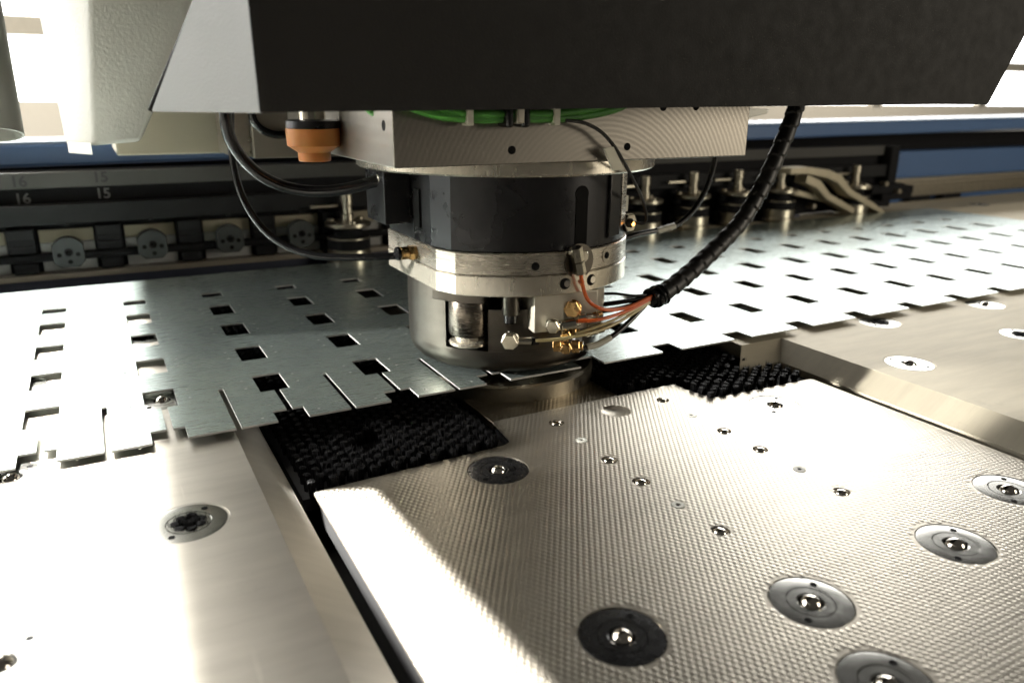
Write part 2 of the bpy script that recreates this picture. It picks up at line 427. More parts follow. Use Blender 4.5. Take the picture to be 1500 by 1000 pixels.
# ---------------------------------------------------------------- left and right steel beds
def bed_side(outer, inner):
    """sloping guide edge between the table top (outer) and its lower lip (inner)"""
    mb = MB(); n = len(outer)
    vs = [(x, y, -.0002) for x, y in outer] + [(x, y, -.0225) for x, y in inner] + [(x, y, -.06) for x, y in inner]
    fs = [(i, i + 1, n + i + 1, n + i) for i in range(n - 1)] + [(n + i, n + i + 1, 2 * n + i + 1, 2 * n + i) for i in range(n - 1)]
    return mb.add(vs, fs)
LU = [(.032, .628, True), (-.105, .789, False), (-.092, .5025, False), (.0366, .9345, False), (.034, 1.213, True), (-.115, 1.067, False), (-.24, .63, False), (-.25, 1.2, False)]
bed = thing('steel_bed', 'smooth ground steel bed under the left end of the sheet, brightly lit', 'machine bed', (-.3, .8, -.06))
put('bed_top', plate_mesh('bed_top', [(-1.1, .05), (.0968, .05), (.0968, 1.575), (-1.1, 1.575)], [circle((x, y), .0312, 40) for x, y, b in LU], -.02, 0), M['table_l'], bed)
obj('guide_edge', bed_side([(.0969, .05), (.0969, 1.575)], [(.130, .05), (.130, 1.575)]), M['table_l'], bed)
for x, y, b in LU: ball_unit(bed, x, y, 0, .9, b)
RU = [(.946, .618, False, 1.9), (1.088, .773, True, .4), (1.356, .765, False, .7), (1.226, .627, True, 1.1), (.93, .94, True, .3), (1.2, 1.02, False, .2), (1.5, 1.05, True, 1.), (1.75, .80, False, 1.), (1.1, 1.25, False, 1), (1.4, 1.33, True, 1), (2.72, 1.62, False, .5)]
bedr = thing('steel_bed', 'worn beige steel bed at the right with sloping edge and stains', 'machine bed', (1.6, .8, -.06))
put('bed_top', plate_mesh('bed_top', [(.879, .15), (4.5, .15), (4.5, 1.78), (.80, 1.78), (.80, .783), (.879, .783)], [circle((x, y), .0312, 40) for x, y, b, a in RU], -.02, 0), M['table_r'], bedr)
obj('guide_edge', bed_side([(.8789, .15), (.8789, .783), (.80, .783)], [(.846, .15), (.846, .75), (.767, .75)]), M['table_r'], bedr)
for x, y, b, a in RU: ball_unit(bedr, x, y, 0, a, b)

# ---------------------------------------------------------------- centre embossed plate
K = .3597; ZP = -.0215
outline = round_poly([(.146, .10), (.8273, .10), (.8273, .6765), (.655, .6825), (.645, .7465), (.375, .7455), (.369, .682), (.146, .672)],
                     [0, 0, .006, .022, .006, .004, .016, .004])
PU = [(.325, .633, .35), (.286, .365, .5), (.4356, .3305, .45), (.610, .3295, .45), (.7116, .631, .5), (.749, .3655, .5), (.411, .2464, .3)]
SCR = [(1.222, 1.966), (1.219, 1.665), (1.219, 1.513), (1.235, 1.218), (1.657, 1.966), (1.663, 1.665), (1.665, 1.512), (1.664, 1.216)]
NUB = [(1.223, 1.817), (1.226, 1.365), (1.656, 1.813), (1.667, 1.364)]
SCR = [(a * K, b * K) for a, b in SCR]; NUB = [(a * K, b * K) for a, b in NUB]
DISH = (.523, .7055)
plate = thing('embossed_plate', 'embossed stainless plate filling the foreground, studded with ball units and screws', 'metal plate', (.48, .4, -.05))
put('plate_top', plate_mesh('plate_top', outline, [circle((x, y), .0318, 40) for x, y, a in PU] + [circle(p, .0088, 20) for p in SCR] + [circle(p, .0068, 20) for p in NUB] + [circle(DISH, .0185, 32)], ZP - .0028, ZP), M['plate'], plate, bevel=0)
obj('dark_gap_board', MB().prism([(x + (.004 if x < .3 else -.004 if x > .7 else 0), y - .004) for x, y in outline], ZP - .03, ZP - .0075), M['board'], plate)  # added black base, so the plate's side reads as a dark gap
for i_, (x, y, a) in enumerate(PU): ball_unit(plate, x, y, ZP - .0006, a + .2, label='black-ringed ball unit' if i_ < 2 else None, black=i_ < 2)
sm = {'cup': mesh_of(MB().lathe([(.0089, .0003), (.0082, .0002), (.0074, -.003), (0, -.0042)], segs=24), 'screw_cup'),
      'dome': mesh_of(MB().lathe([(0, .0022), (.0022, .0021), (.0042, .0014), (.0057, 0), (.0062, -.0022), (.006, -.004)], segs=20), 'screw_dome'),
      'wash': mesh_of(MB().lathe([(0, .0001), (.0017, .0001), (.0017, -.0003), (.0022, -.0003), (.0024, .0006), (.006, .0006), (.0067, 0), (.0067, -.003)], segs=20), 'washer'),
      'dot': mesh_of(MB().cyl((0, 0, 0), (0, 0, .0003), .0016, 10), 'washer_dot')}
for p in SCR:
    o = put('ball_stud', sm['cup'], M['rim'], plate, (*p, ZP)); put('ball', sm['dome'], M['chrome'], o, (*p, ZP))
for p in NUB:
    o = put('washer', sm['wash'], M['washer'], plate, (*p, ZP)); put('washer_dot', sm['dot'], M['hole'], o, (*p, ZP))
obj('finger_recess', MB().lathe([(.0186, 0), (.0165, -.0016), (.011, -.0034), (.005, -.0042), (0, -.0044)], (*DISH, ZP), 32), M['plate'], plate)
# embossing: thousands of small raised pillows
def inside(p, poly):
    c = False; j = len(poly) - 1
    for i in range(len(poly)):
        if (poly[i][1] > p[1]) != (poly[j][1] > p[1]) and p[0] < (poly[j][0] - poly[i][0]) * (p[1] - poly[i][1]) / (poly[j][1] - poly[i][1]) + poly[i][0]: c = not c
        j = i
    return c
def pillows(name, test, x0, x1, y0, y1, z, mat, parent, px=.0058, py=.0046, hgt=.00042):
    mb = MB(); ny = int((y1 - y0) / py); nx = int((x1 - x0) / px)
    us = (-.5, -.3, 0, .3, .5); prof = (-.15, .55, 1, .55, -.15)
    for j in range(ny):
        for i in range(nx):
            cx = x0 + (i + .5 * (j % 2) + .5) * px; cy = y0 + (j + .5) * py
            if not test(cx, cy): continue
            vs = [(cx + u * px * .94, cy + v * py * 1.55, z + hgt * (a * b if a > 0 and b > 0 else -.25)) for v, b in zip(us, prof) for u, a in zip(us, prof)]
            mb.add(vs, [(r * 5 + c, r * 5 + c + 1, r * 5 + c + 6, r * 5 + c + 5) for r in range(4) for c in range(4)])
    me = bpy.data.meshes.new(name); me.from_pydata(mb.v, [], mb.f); me.update()
    for p in me.polygons: p.use_smooth = True
    return stuff(put(name, me, mat, parent))
OBST = [(x, y, .0345) for x, y, a in PU] + [(*p, .0105) for p in SCR] + [(*p, .0085) for p in NUB] + [(*DISH, .020)]
inner_poly = [(x + (.0028 if x < .3 else -.0028 if x > .7 else 0), y - .003) for x, y in outline]
def on_plate(x, y):
    if not inside((x, y), inner_poly): return False
    return all((x - a) ** 2 + (y - b) ** 2 > r * r for a, b, r in OBST)
pillows('embossing', on_plate, .146, .83, .20, .7475, ZP, M['plate'], plate)

# embossed plate with shade put into its colour, under the head, with the round die
die = thing('die_plate', 'shaded embossed plate beneath the punching head, between the two brush pads', 'metal plate', (.48, .95, -.05))
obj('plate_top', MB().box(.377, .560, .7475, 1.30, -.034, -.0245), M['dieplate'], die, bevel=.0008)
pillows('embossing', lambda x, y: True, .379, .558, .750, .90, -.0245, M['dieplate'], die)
AX = (.475, .905)
obj('die_ring', MB().lathe([(.122, -.0245), (.122, -.006), (.119, -.003), (.06, -.003), (.058, .002), (.03, .002), (.028, -.02)], (*AX, 0), 64), M['tool'], die)

struct(obj('dark_trench_board', MB().box(-1.2, 4.6, .05, 1.8, -.16, -.075), M['board']))  # black board added below so the gaps between beds and plate look dark
# ---------------------------------------------------------------- brush pads
def brush_pad(label, x0, x1, y0, y1, hole, skip=None, limit_y=.80):
    t = thing('brush_pad', label, 'brush pad', ((x0 + x1) / 2, y0, -.045), 'brush pads')
    obj('backing_board', MB().box(x0 - .004, x1 + .004, y0 + .002, 1.50, -.045, -.0322), M['board'], t)
    hid = MB(); px, py = .0214, .0078; nx = int((x1 - x0) / px); ny = int((1.50 - y0) / py)
    for j in range(ny):
        for i in range(nx):
            x = x0 + px * (i + .25 + .5 * (j % 2)) + random.uniform(-.0006, .0006); y = y0 + py * (j + .5) + random.uniform(-.0006, .0006)
            if x > x1: continue
            if abs(x - .508) < .144 and y < .7525: continue
            if (x - hole[0]) ** 2 + (y - hole[1]) ** 2 < .0165 ** 2: continue
            if skip and skip(x, y): continue
            if y < limit_y:
                put('bristle_tuft', random.choice(TUFT), None, t, (x, y, -.0095 + random.uniform(-.0014, .0006)), (random.uniform(-.07, .07), random.uniform(-.07, .07), random.uniform(0, 6.28)))
            else:
                me = TUFT[(i + 2 * j) % 5]; hid.add([(v.co.x + x, v.co.y + y, v.co.z - .0095) for v in me.vertices], [tuple(p.vertices) for p in me.polygons])
    stuff(obj('bristle_field', hid, M['bristle'], t, 0))
    return t
brush_pad('black bristle brush pad with a round gap, left of the punching head', .1415, .366, .679, 1.5, (.225, .75))
brush_pad('black bristle brush pad right of the head, against the beige bed', .5660, .842, .684, 1.5, (.771, .757), skip=lambda x, y: (y > .735 and x > .79) or (y > .70 and x > .838))

# ---------------------------------------------------------------- perforated sheet
H = .33
colx = [-1.82, -1.44, -1.06, -.682, -.304, .052, .426, .812, 1.182, 1.597, 2.003, 2.40, 2.79, 3.188, 3.588, 3.976, 4.354, 4.728, 5.10, 5.48, 5.875, 6.26, 6.64]
rows = [(2.685, 2.868), (3.066, 3.252), (3.45, 3.64), (3.832, 4.02), (4.222, 4.315)]
W = .102; FY = 2.395; NY = 2.487
outer = [(-2.2, FY)]; holes = []
def slot_up(x0, x1, ytop, ybase): return [(x0, ybase), (x0, ytop), (x1, ytop), (x1, ybase)]
for ci, xl in enumerate(colx):
    w = .112 if xl == 1.597 else W
    slotted = xl < 1.25
    outer += [(xl, FY), (xl, NY)]
    if slotted:
        cx = xl + w * .5 + .006
        outer += [(cx - .010, NY), (cx - .010, 2.685), (cx + .010, 2.685), (cx + .010, NY)]
    outer += [(xl + w, NY), (xl + w, FY)]
    if slotted and xl < 1.1:
        sx = xl + .243 if xl > -.1 else xl + .225
        outer += slot_up(sx, sx + .0175, 2.78, FY)
    for ri, (a, b) in enumerate(rows):
        if ri == 0 and slotted:      # joined to the slot: cut as part of the outline below
            continue
        holes.append([(xl, a), (xl + w, a), (xl + w, b), (xl, b)])
    for ri, (a, b) in enumerate(rows[:4]):
        for dx in (-.042, w + .042):
            for dy in (.058, .145): holes.append(circle((xl + dx, a + dy), .0058, 6))
    for dx in (-.042, w + .042):
        holes.append(circle((xl + dx, 2.44), .0058, 6))
# open the front-row holes into their slots
new = []
for p in outer:
    new.append(p)
res = []
i = 0
while i < len(outer):
    p = outer[i]
    if abs(p[1] - 2.685) < 1e-6 and i + 1 < len(outer) and abs(outer[i + 1][1] - 2.685) < 1e-6:
        xl = [x for x in colx if x < p[0]][-1]
        res += [p, (xl, 2.685), (xl, 2.868), (xl + W, 2.868), (xl + W, 2.685), outer[i + 1]]; i += 2
    else: res.append(p); i += 1
outer = res + [(7.29, FY), (7.29, 4.83), (-2.2, 4.79)]
outer = [(x * H, y * H) for x, y in outer]; holes = [[(x * H, y * H) for x, y in h] for h in holes]
sheet = put('perforated_sheet', plate_mesh('perforated_sheet', outer, holes, .0062, .0085), M['sheet'])
sheet.data.materials.append(M['cut'])
for p_ in sheet.data.polygons:
    if abs(p_.normal.z) < .5: p_.material_index = 1; p_.use_smooth = False
tag(sheet, 'large galvanised metal sheet punched with rows of rectangular holes, lying across the beds', 'metal sheet')

# ---------------------------------------------------------------- punching head
head = thing('punching_head', 'round steel and black punching head standing over the sheet', 'machine head', (*AX, .0125))
ax = Vector((AX[0], AX[1], 0))
uf = Vector((-AX[0], -AX[1], 0)).normalized()          # towards the front
A0 = math.atan2(uf.y, uf.x)
def hp(th, r, z):                                       # point on the head: th degrees right of front
    a = A0 + R_(th); return Vector((AX[0] + r * math.cos(a), AX[1] + r * math.sin(a), z))
def flat_outline(R, xs, chamfer):
    """round plan cut flat on the left (x = xs) with a chamfer at the front corner"""
    pts = []; n = 72
    a_c = math.atan2(chamfer[1] - AX[1], chamfer[0] - AX[0]) % (2 * math.pi)
    dx = xs - AX[0]
    yb = AX[1] + math.sqrt(max(R * R - dx * dx, 0)) if abs(dx) < R else AX[1] + .07
    yf = chamfer[2]
    a1 = a_c; a2 = math.atan2(yb - AX[1], dx) % (2 * math.pi)
    span = (a2 - a1) % (2 * math.pi)
    for k in range(n + 1):
        t = a1 + span * k / n; pts.append((AX[0] + R * math.cos(t), AX[1] + R * math.sin(t)))
    pts[-1] = (xs, yb); pts.append((xs, yf))
    return pts
def ring_prism(out, z0, z1, bev=.0012):
    mb = MB(); c = Vector((AX[0], AX[1]))
    def ins(d): return [tuple(Vector(p) + (c - Vector(p)).normalized() * d) for p in out]
    mb.loft([[(x, y, z0) for x, y in ins(bev)], [(x, y, z0 + bev) for x, y in out], [(x, y, z1 - bev) for x, y in out], [(x, y, z1) for x, y in ins(bev)]])
    return mb
obj('flange', MB().lathe([(.10, .2595), (.188, .2595), (.1905, .2615), (.1905, .2745), (.189, .2762), (.1, .2762)], (*AX, 0), 96), M['head_bright'], head)
ob = flat_outline(.156, .3435, (.359, .812, .843))
obj('black_housing', ring_prism(ob, .172, .2594), M['head_black'], head, 10)
om = flat_outline(.1595, .3432, (.3555, .8003, .8286))
midr = obj('silver_ring', ring_prism(om, .1455, .1716), M['head_al'], head, 10)
ol = flat_outline(.1600, .3425, (.3553, .7998, .8284))
lowr = obj('bright_ring', ring_prism(ol, .121, .1452), M['head_bright'], head, 10)
# cup: full bowl, upper wall open at the front left for the cylinder
bowl = obj('cup', MB().lathe([(.131, .045), (.131, .036), (.128, .026), (.121, .0178), (.112, .0142), (.10, .0128), (0, .0126)], (*AX, 0), 96), M['cup'], head)
a0 = A0 + R_(78); a1 = A0 + R_(-34 + 360)
obj('cup_wall', MB().lathe([(.112, .120), (.131, .120), (.131, .0452), (.112, .0452), (.112, .120)], (*AX, 0), 72, a0, a1), M['cup'], head)
a0 = A0 + R_(-9); a1 = A0 + R_(78)
obj('cup_wall', MB().lathe([(.112, .098), (.1305, .098), (.1305, .0452), (.112, .0452), (.112, .098)], (*AX, 0), 40, a0, a1), M['cup'], head)
obj('cup_core', MB().lathe([(.0, .119), (.092, .119), (.092, .0455), (.0, .0455)], (*AX, 0), 48), M['hole'], head)
obj('cup_floor', MB().lathe([(.092, .0456), (.131, .0456), (.131, .045), (.092, .045)], (*AX, 0), 72), M['cup'], head)
# cylinder in the opening
pc = hp(-22, .1165, 0)
cyl = obj('cylinder', MB().lathe([(0, .111), (.0245, .111), (.0258, .109), (.0258, .0655), (.0245, .0635), (0, .0635)], (pc.x, pc.y, 0), 40), M['shank'], head)
obj('cylinder_flange', MB().prism([tuple(hp(t, r, 0).xy) for t, r in ((-37, .147), (-20, .150), (-10, .146), (-10, .085), (-37, .085))], .1085, .1209), M['cup'], head, bevel=.001)
obj('cylinder_base', MB().lathe([(0, .061), (.0185, .061), (.0185, .0565), (.024, .0555), (.0255, .054), (.0255, .0515), (.024, .050), (0, .050)], (pc.x, pc.y, 0), 40), M['head_bright'], head)
# thin probe with black tip
pp = hp(3, .128, 0)
probe = obj('probe', MB().lathe([(0, .1208), (.0115, .1208), (.0115, .094), (.0105, .0925), (0, .0925)], (pp.x, pp.y, 0), 24), M['cup'], head)
obj('probe_tip', MB().lathe([(0, .0924), (.0085, .0924), (.0085, .083), (.0075, .082), (0, .082)], (pp.x, pp.y, 0), 20), M['rubber'], probe)
# pale manifold block on the right
def hblock(th, r, w, d, z0, z1, tilt=0):
    c = hp(th, r, 0); a = A0 + R_(th + tilt); ux = Vector((math.cos(a), math.sin(a), 0)); uy = Vector((-ux.y, ux.x, 0))
    P = [c + uy * sx * w / 2 + ux * sy * d / 2 for sx, sy in ((-1, -1), (1, -1), (1, 1), (-1, 1))]
    return MB().prism([(p.x, p.y) for p in P], z0, z1)
obj('manifold', hblock(31, .126, .082, .052, .074, .1208, -12), M['manifold'], head, bevel=.0012)
obj('bracket', hblock(38, .142, .012, .012, .042, .074, 0), M['palegrey'], head, bevel=.0008)
# slot, guard and panels on the black housing
obj('slot', MB().prism([tuple(hp(t, r, 0).xy) for t, r in ((31.2, .1567), (37.6, .1567), (37.6, .150), (31.2, .150))], .174, .236)
    .lathe([(0, 0), (.0094, 0), (.0094, .0065), (0, .0065)], hp(34.4, .1502, .236), 24, axis=(hp(34.4, 1, 0) - hp(34.4, 0, 0))), M['hole'], head)
guard = obj('guard', MB().box(.309, .3433, .905, .975, .191, .2585), M['head_black'], head, bevel=.0015)
obj('guard_slot', MB().box(.3405, .3428, .872, .890, .190, .236), M['hole'], head)
obj('dark_panel', hblock(56.5, .1545, .028, .010, .180, .2590), M['rubber'], head, bevel=.001)
obj('cover_strip', hblock(68, .153, .022, .012, .19, .2590), M['head_al'], head, bevel=.001)
# ring details
def disc_on(th, r, z, rad, depth, segs=28):
    n = hp(th, 1, 0) - hp(th, 0, 0); return MB().cyl(hp(th, r - depth, z), hp(th, r + .0004, z), rad, segs)
obj('counterbore', disc_on(12.5, .1598, .157, .0115, .004), M['head_al'], midr)
obj('counterbore_hole', disc_on(12.5, .1605, .157, .0048, .004), M['hole'], midr)
obj('port_boss', disc_on(33, .1592, .1585, .021, .006), M['cup'], midr)
obj('counterbore', disc_on(50, .1598, .160, .0088, .004), M['head_al'], midr)
obj('counterbore_hole', disc_on(50, .1605, .160, .0042, .004), M['hole'], midr)
for th in (26, 40): 
    obj('screw_recess', disc_on(th, .1600, .134, .0068, .004), M['hole'], lowr)
    obj('screw_head', disc_on(th + 1, .1602, .134, .0042, .004), M['chrome'], lowr)
obj('cover_seam', ring_prism([tuple(Vector(AX) + (Vector(p) - Vector(AX)) * 1.0015) for p in om], .1450, .1457, .0002), M['rim'], head)

# ---------------------------------------------------------------- mounting block above the head
block = thing('mounting_block', 'milled aluminium mounting block with sweeping machining arcs above the head', 'machine block', (.467, .9, .277))
bb = obj('block_body', MB().box(.2482, .686, .695, 1.12, .2768, .40), M['block'], block, bevel=.0012)
def front_hole(px, py, r, par):
    p = onY(px, py, .6948); obj('tapped_hole', MB().cyl(p + Vector((0, .003, 0)), p - Vector((0, .0003, 0)), r, 20), M['hole'], par)
for px, py, r in ((750, 220, .0042), (919, 215, .0040), (972, 156.5, .0045), (1020, 156.5, .0040)): front_hole(px, py, r, bb)
p = onX(562, 184, .2482); obj('tapped_hole', MB().cyl(p + Vector((.003, 0, 0)), p - Vector((.0003, 0, 0)), .005, 16), M['hole'], bb)
# darker housing to the left behind the block
side = thing('side_housing', 'brown-grey steel housing behind the orange cup, left of the mounting block', 'machine housing', (.27, 1.3, .25))
obj('housing_body', MB().box(.2225, .36, 1.25, 1.4, .250, .42), M['railb'], side, bevel=.002)
obj('housing_plate', MB().box(.193, .2215, 1.262, 1.4, .252, .42), M['silver'], side, bevel=.002)
p = onY(366, 205, 1.26)
obj('screw', MB().hexa(p + Vector((0, .004, 0)), p - Vector((0, .003, 0)), .004), M['nickel'], side)
arc = onY(408, 165, 1.24)
obj('cable_grommet', MB().tube([arc + Vector((.040 * math.cos(t), 0, .033 * math.sin(t))) for t in [math.pi * k / 8 + math.pi for k in range(9)]], .006, 10, 3), M['rubber'], side)

# orange cup switch
orx = onY(459, 200, .88)
cup = thing('orange_cup', 'small orange plastic cup hanging beneath the hood left of the block', 'plastic cup', (orx.x, orx.y, .267))
z0 = onY(459, 236, .88).z
s = .88 * math.hypot(1, .27) / 1128 * 1.06
def zpx(py): return onY(459, py, .88).z
obj('cup_body', MB().lathe([(0, z0), (19.5 * s, z0), (20.5 * s, z0 + .001), (21 * s, zpx(223)), (33.5 * s, zpx(213)), (34.5 * s, zpx(190)), (34.5 * s, zpx(188)), (0, zpx(188))], (orx.x, orx.y, 0), 48), M['orange'], cup)
obj('cup_collar', MB().lathe([(0, zpx(188)), (33 * s, zpx(188)), (34 * s, zpx(187)), (33.5 * s, zpx(177)), (30 * s, zpx(175)), (0, zpx(175))], (orx.x, orx.y, 0), 48), M['head_black'], cup)
obj('cup_stem', MB().lathe([(0, zpx(175)), (17 * s, zpx(175)), (17 * s, zpx(150)), (0, zpx(150))], (orx.x, orx.y, 0), 32), M['nickel'], cup)

# ---------------------------------------------------------------- hood, white body, arm
hood = thing('hood', 'big dark brown-black machine hood across the top of the picture', 'machine hood', (.55, .7, .33))
C1 = Vector((.1132, .60, .3285)); C2 = Vector((.9836, .60, .3376)); C0 = Vector((.0523, .75, .3272))
T1 = Vector((.1107, .60, .475)); T0 = Vector((.129, .75, .475)); F1 = Vector((.109, .60, .56)); F2 = Vector((1.118, .60, .56))
B2 = C2 + Vector((.02, .75, 0)); BF2 = F2 + Vector((0, .75, 0))
mb = MB().add([C1, C2, F2, F1], [(0, 1, 2, 3)]).add([C2, B2, BF2, F2], [(0, 1, 2, 3)])
fr = obj('hood_front', mb, M['hood'], hood, 0)
md = fr.modifiers.new('thick', 'SOLIDIFY'); md.thickness = .0025; md.offset = 1
sp = obj('side_panel', MB().add([C0, C1, T1, T0], [(0, 1, 2, 3)]), M['hood_side'], hood, 0)
md = sp.modifiers.new('thick', 'SOLIDIFY'); md.thickness = .0022; md.offset = 1
sp['label'] = 'light grey textured side panel of the hood'
d = (T0 - C0).normalized()
obj('dark_seam', MB().tube([C0 + Vector((-.001, .002, 0)), T0 + Vector((-.001, .002, 0))], .0024, 6), M['hood'], hood)
obj('upper_cover', MB().prism([(.131, .606), (1.03, .606), (1.03, 1.4), (.131, 1.4)], .477, 1.5), M['hood'], hood, bevel=.01)

body = thing('machine_column', 'bright off-white textured machine column left of the hood', 'machine column', (.05, 1.25, .265))
def P2(px, py, y): return onY(px, py, y)
low = [P2(97, 212, 1.36), P2(135, 214, 1.25), P2(206, 208, 1.21)]
top = [P2(52, -5, 1.36), P2(130, -5, 1.25), P2(298, -5, 1.21)]
low += [Vector((low[2].x, 1.42, low[2].z)), Vector((low[0].x, 1.42, low[0].z))]; top += [Vector((top[2].x, 1.42, top[2].z)), Vector((top[0].x, 1.42, top[0].z))]
top2 = [t + (t - l) * 1.2 for t, l in zip(top, low)]
obj('column_shell', MB().loft([low, top, top2]), M['body'], body, 50, bevel=.006)
tb = [P2(99, 212, 1.345), P2(134, 214, 1.24), P2(134, 214, 1.28), P2(99, 212, 1.385)]
obj('lower_lip', MB().loft([[p + Vector((0, 0, -.012)) for p in tb], [p + Vector((0, 0, .004)) for p in tb]]), M['body'], body, bevel=.001)
arm = thing('machine_arm', 'beige painted underside of the machine arm behind the hoses', 'machine arm', (.6, 1.5, .25))
a_l = .041
obj('arm_body', MB().box(a_l, 1.14, 1.45, 1.66, .2465, .42).box(a_l, 1.14, 1.45, 2.9, .43, 2.6), M['beige'], arm, bevel=.003)
obj('arm_edge', MB().add([(a_l - .001, 1.4499, .2465), (a_l - .012, 1.4499, .268), (a_l - .012, 1.47, .268), (a_l - .001, 1.47, .2465)], [(0, 1, 2, 3)]), M['lightblue'], arm, 0)

# grey duct at far left
q0 = onY(2, 198, 1.15); 
duct = thing('grey_duct', 'grey round duct with open lower end at the left edge', 'duct', (q0.x - .02, 1.15, .29))
dm = MB().lathe([(.029, .2935), (.032, .2935), (.032, .75), (.029, .75), (.029, .2935)], (q0.x - .0075, 1.15, 0), 40)
dm.v = [(x, y, z - (.30 * (y - 1.15) if z < .4 else 0)) for x, y, z in dm.v]
obj('duct_pipe', dm, M['pipe'], duct)

# ---------------------------------------------------------------- background beam and tool carriage
beam = thing('blue_beam', 'long blue enamelled beam running behind the tool carriage', 'machine beam', (1.2, 1.8, .2))
def tilt(mb, k=.0105, x0=.25):
    mb.v = [(x, y, z + k * (x - x0)) for x, y, z in mb.v]; return mb
obj('beam_body', tilt(MB().box(-1.5, 5.2, 1.75, 1.98, .214, .2560)), M['blue'], beam, bevel=.006)
obj('beam_top', tilt(MB().box(-1.5, 5.2, 1.756, 1.975, .2561, .2600)), M['lightblue'], beam, bevel=.001)
obj('lower_beam', MB().box(2.30, 5.2, 1.83, 1.95, .062, .172), M['blue'], beam, bevel=.004)
obj('lower_skirt', MB().box(-1.5, 5.2, 1.84, 1.95, -.25, .015), M['blue'], beam, bevel=.002)
obj('dark_recess', MB().box(-1.5, 5.2, 1.9, 1.96, .16, .23), M['carriage'], beam)
rail = thing('guide_rail', 'dull silver linear guide rail below the blue beam at right', 'guide rail', (3.4, 1.8, .02))
obj('rail_body', MB().box(2.42, 5.2, 1.80, 1.829, .050, .080).box(2.42, 5.2, 1.806, 1.829, .012, .0495), M['silver'], rail, bevel=.002)
obj('rail_groove', MB().box(2.42, 5.2, 1.7985, 1.8, .0615, .0655), M['railb'], rail)
for x in (2.60, 2.78): obj('rail_block', MB().box(x, x + .11, 1.795, 1.828, -.03, .013), M['carriage'], rail, bevel=.003)

car = thing('tool_carriage', 'black tool carriage with numbered strips behind the sheet', 'tool rack', (.7, 1.7, .0))
cb = obj('carriage_body', MB().box(-1.2, 2.30, 1.705, 1.745, .005, .206), M['carriage'], car)
obj('number_strip', MB().box(-1.2, 2.27, 1.688, 1.70, .176, .205), M['strip'], car, bevel=.001)
obj('lower_strip', MB().box(-1.2, 2.28, 1.672, 1.70, .110, .147), M['carriage_grey'], car, bevel=.002)
obj('base_rail', MB().box(-1.2, 1.05, 1.662, 1.70, .0085, .0190), M['railb'], car, bevel=.001)
obj('skirt', MB().box(-1.2, 1.9, 1.675, 1.70, -.09, .008), M['navy'], car)
obj('shaft', MB().cyl((-1.2, 1.681, .049), (1.2, 1.681, .049), .0085, 16), M['carriage'], car)
def text_mesh(s, size):
    c = bpy.data.curves.new('digits', 'FONT'); c.body = s; c.size = size; c.align_x = 'CENTER'; c.align_y = 'CENTER'; c.extrude = .0001; c.offset = .0006
    o = bpy.data.objects.new('digits', c); COL.objects.link(o)
    me = bpy.data.meshes.new_from_object(o.evaluated_get(bpy.context.evaluated_depsgraph_get()))
    bpy.data.objects.remove(o); return me
for s, px, py, y, mt in (('16', 27, 267, 1.6875, 'digit'), ('15', 147, 260, 1.6875, 'digit')):
    p = onY(px, py, y - .0008); put('number', text_mesh(s, .027), M[mt], car, p, (R_(90), 0, 0))
for s, px, py in (('16', 33, 292), ('15', 151, 284)):
    p = onY(px, py, 1.7040); put('number', text_mesh(s, .027), M['digit_pale'], car, p, (R_(90), 0, 0))
pitch = .1455
for k in range(-4, 5):
    xc = -.0585 + pitch * k
    pan = obj('slot_panel', MB().box(xc - .046, xc + .046, 1.694, 1.7035, .074, .098), M['pale'], car, bevel=.001)
    obj('slot_panel_lower', MB().box(xc - .046, xc + .046, 1.691, 1.7035, .0195, .0735), M['palegrey'], pan, bevel=.001)
    cl = obj('clip', MB().box(xc + .049, xc + .0945, 1.672, 1.703, .058, .1045).box(xc + .052, xc + .0915, 1.676, 1.703, .0195, .040), M['carriage'], car, bevel=.002)
    obj('clip_face', MB().box(xc + .051, xc + .0925, 1.6695, 1.6718, .086, .103), M['carriage_grey'], cl, bevel=.001)
    obj('clip_ridge', MB().box(xc + .051, xc + .0925, 1.6685, 1.6718, .070, .073), M['carriage_grey'], cl)
    obj('index_pin', MB().cyl((xc + .004, 1.690, .110), (xc + .004, 1.668, .108), .0038, 12), M['carriage_grey'], car)
# flat tool cassettes in the slots on the left
def octo(r): return [(r * math.cos(t), r * math.sin(t)) for t in [R_(a) for a in (-60, -30, 30, 48, 66, 84, 96, 114, 132, 150, 210, 240)]]
cass = mesh_of(MB().loft([[(x * f, y, z * f) for x, z in octo(.0305)] for y, f in ((.012, 1), (-.008, 1), (-.010, .96))]), 'cassette_face', 30)
hub_m = mesh_of(MB().lathe([(.0075, .0), (.0075, .0012), (.0055, .0012), (.0045, -.0), (.0, -.0)], (0, -.010, .002), 20, axis=(0, -1, 0)), 'hub')
pin_m = mesh_of(MB().cyl((0, -.0099, 0), (0, -.0106, 0), .0042, 14), 'pin_hole')
names = {0: 'slate grey tool cassette under the number 15, clearest of the row', 1: 'dark tool cassette second from the left beneath the hood edge', 2: 'dark tool cassette third from left beside the hose loop', 3: 'shadowed tool cassette nearest the hose fitting, almost black', -1: None}
for k in range(0, 4):
    xc = -.0585 + pitch * k; zc = .0575 + .004 * (k > 0)
    t = thing('tool_cassette', names[k], 'tool cassette', (xc, 1.662, zc), 'tool cassettes in the rack')
    put('cassette_face', cass, M['disc'], t, (xc, 1.662, zc)); put('hub', hub_m, M['carriage_grey'], t, (xc, 1.662, zc))
    for dx, dz in ((-.0155, -.002), (.0155, -.002), (.001, -.0155)):
        put('pin_hole', pin_m, M['hole'], t, (xc + dx, 1.662, zc + dz))

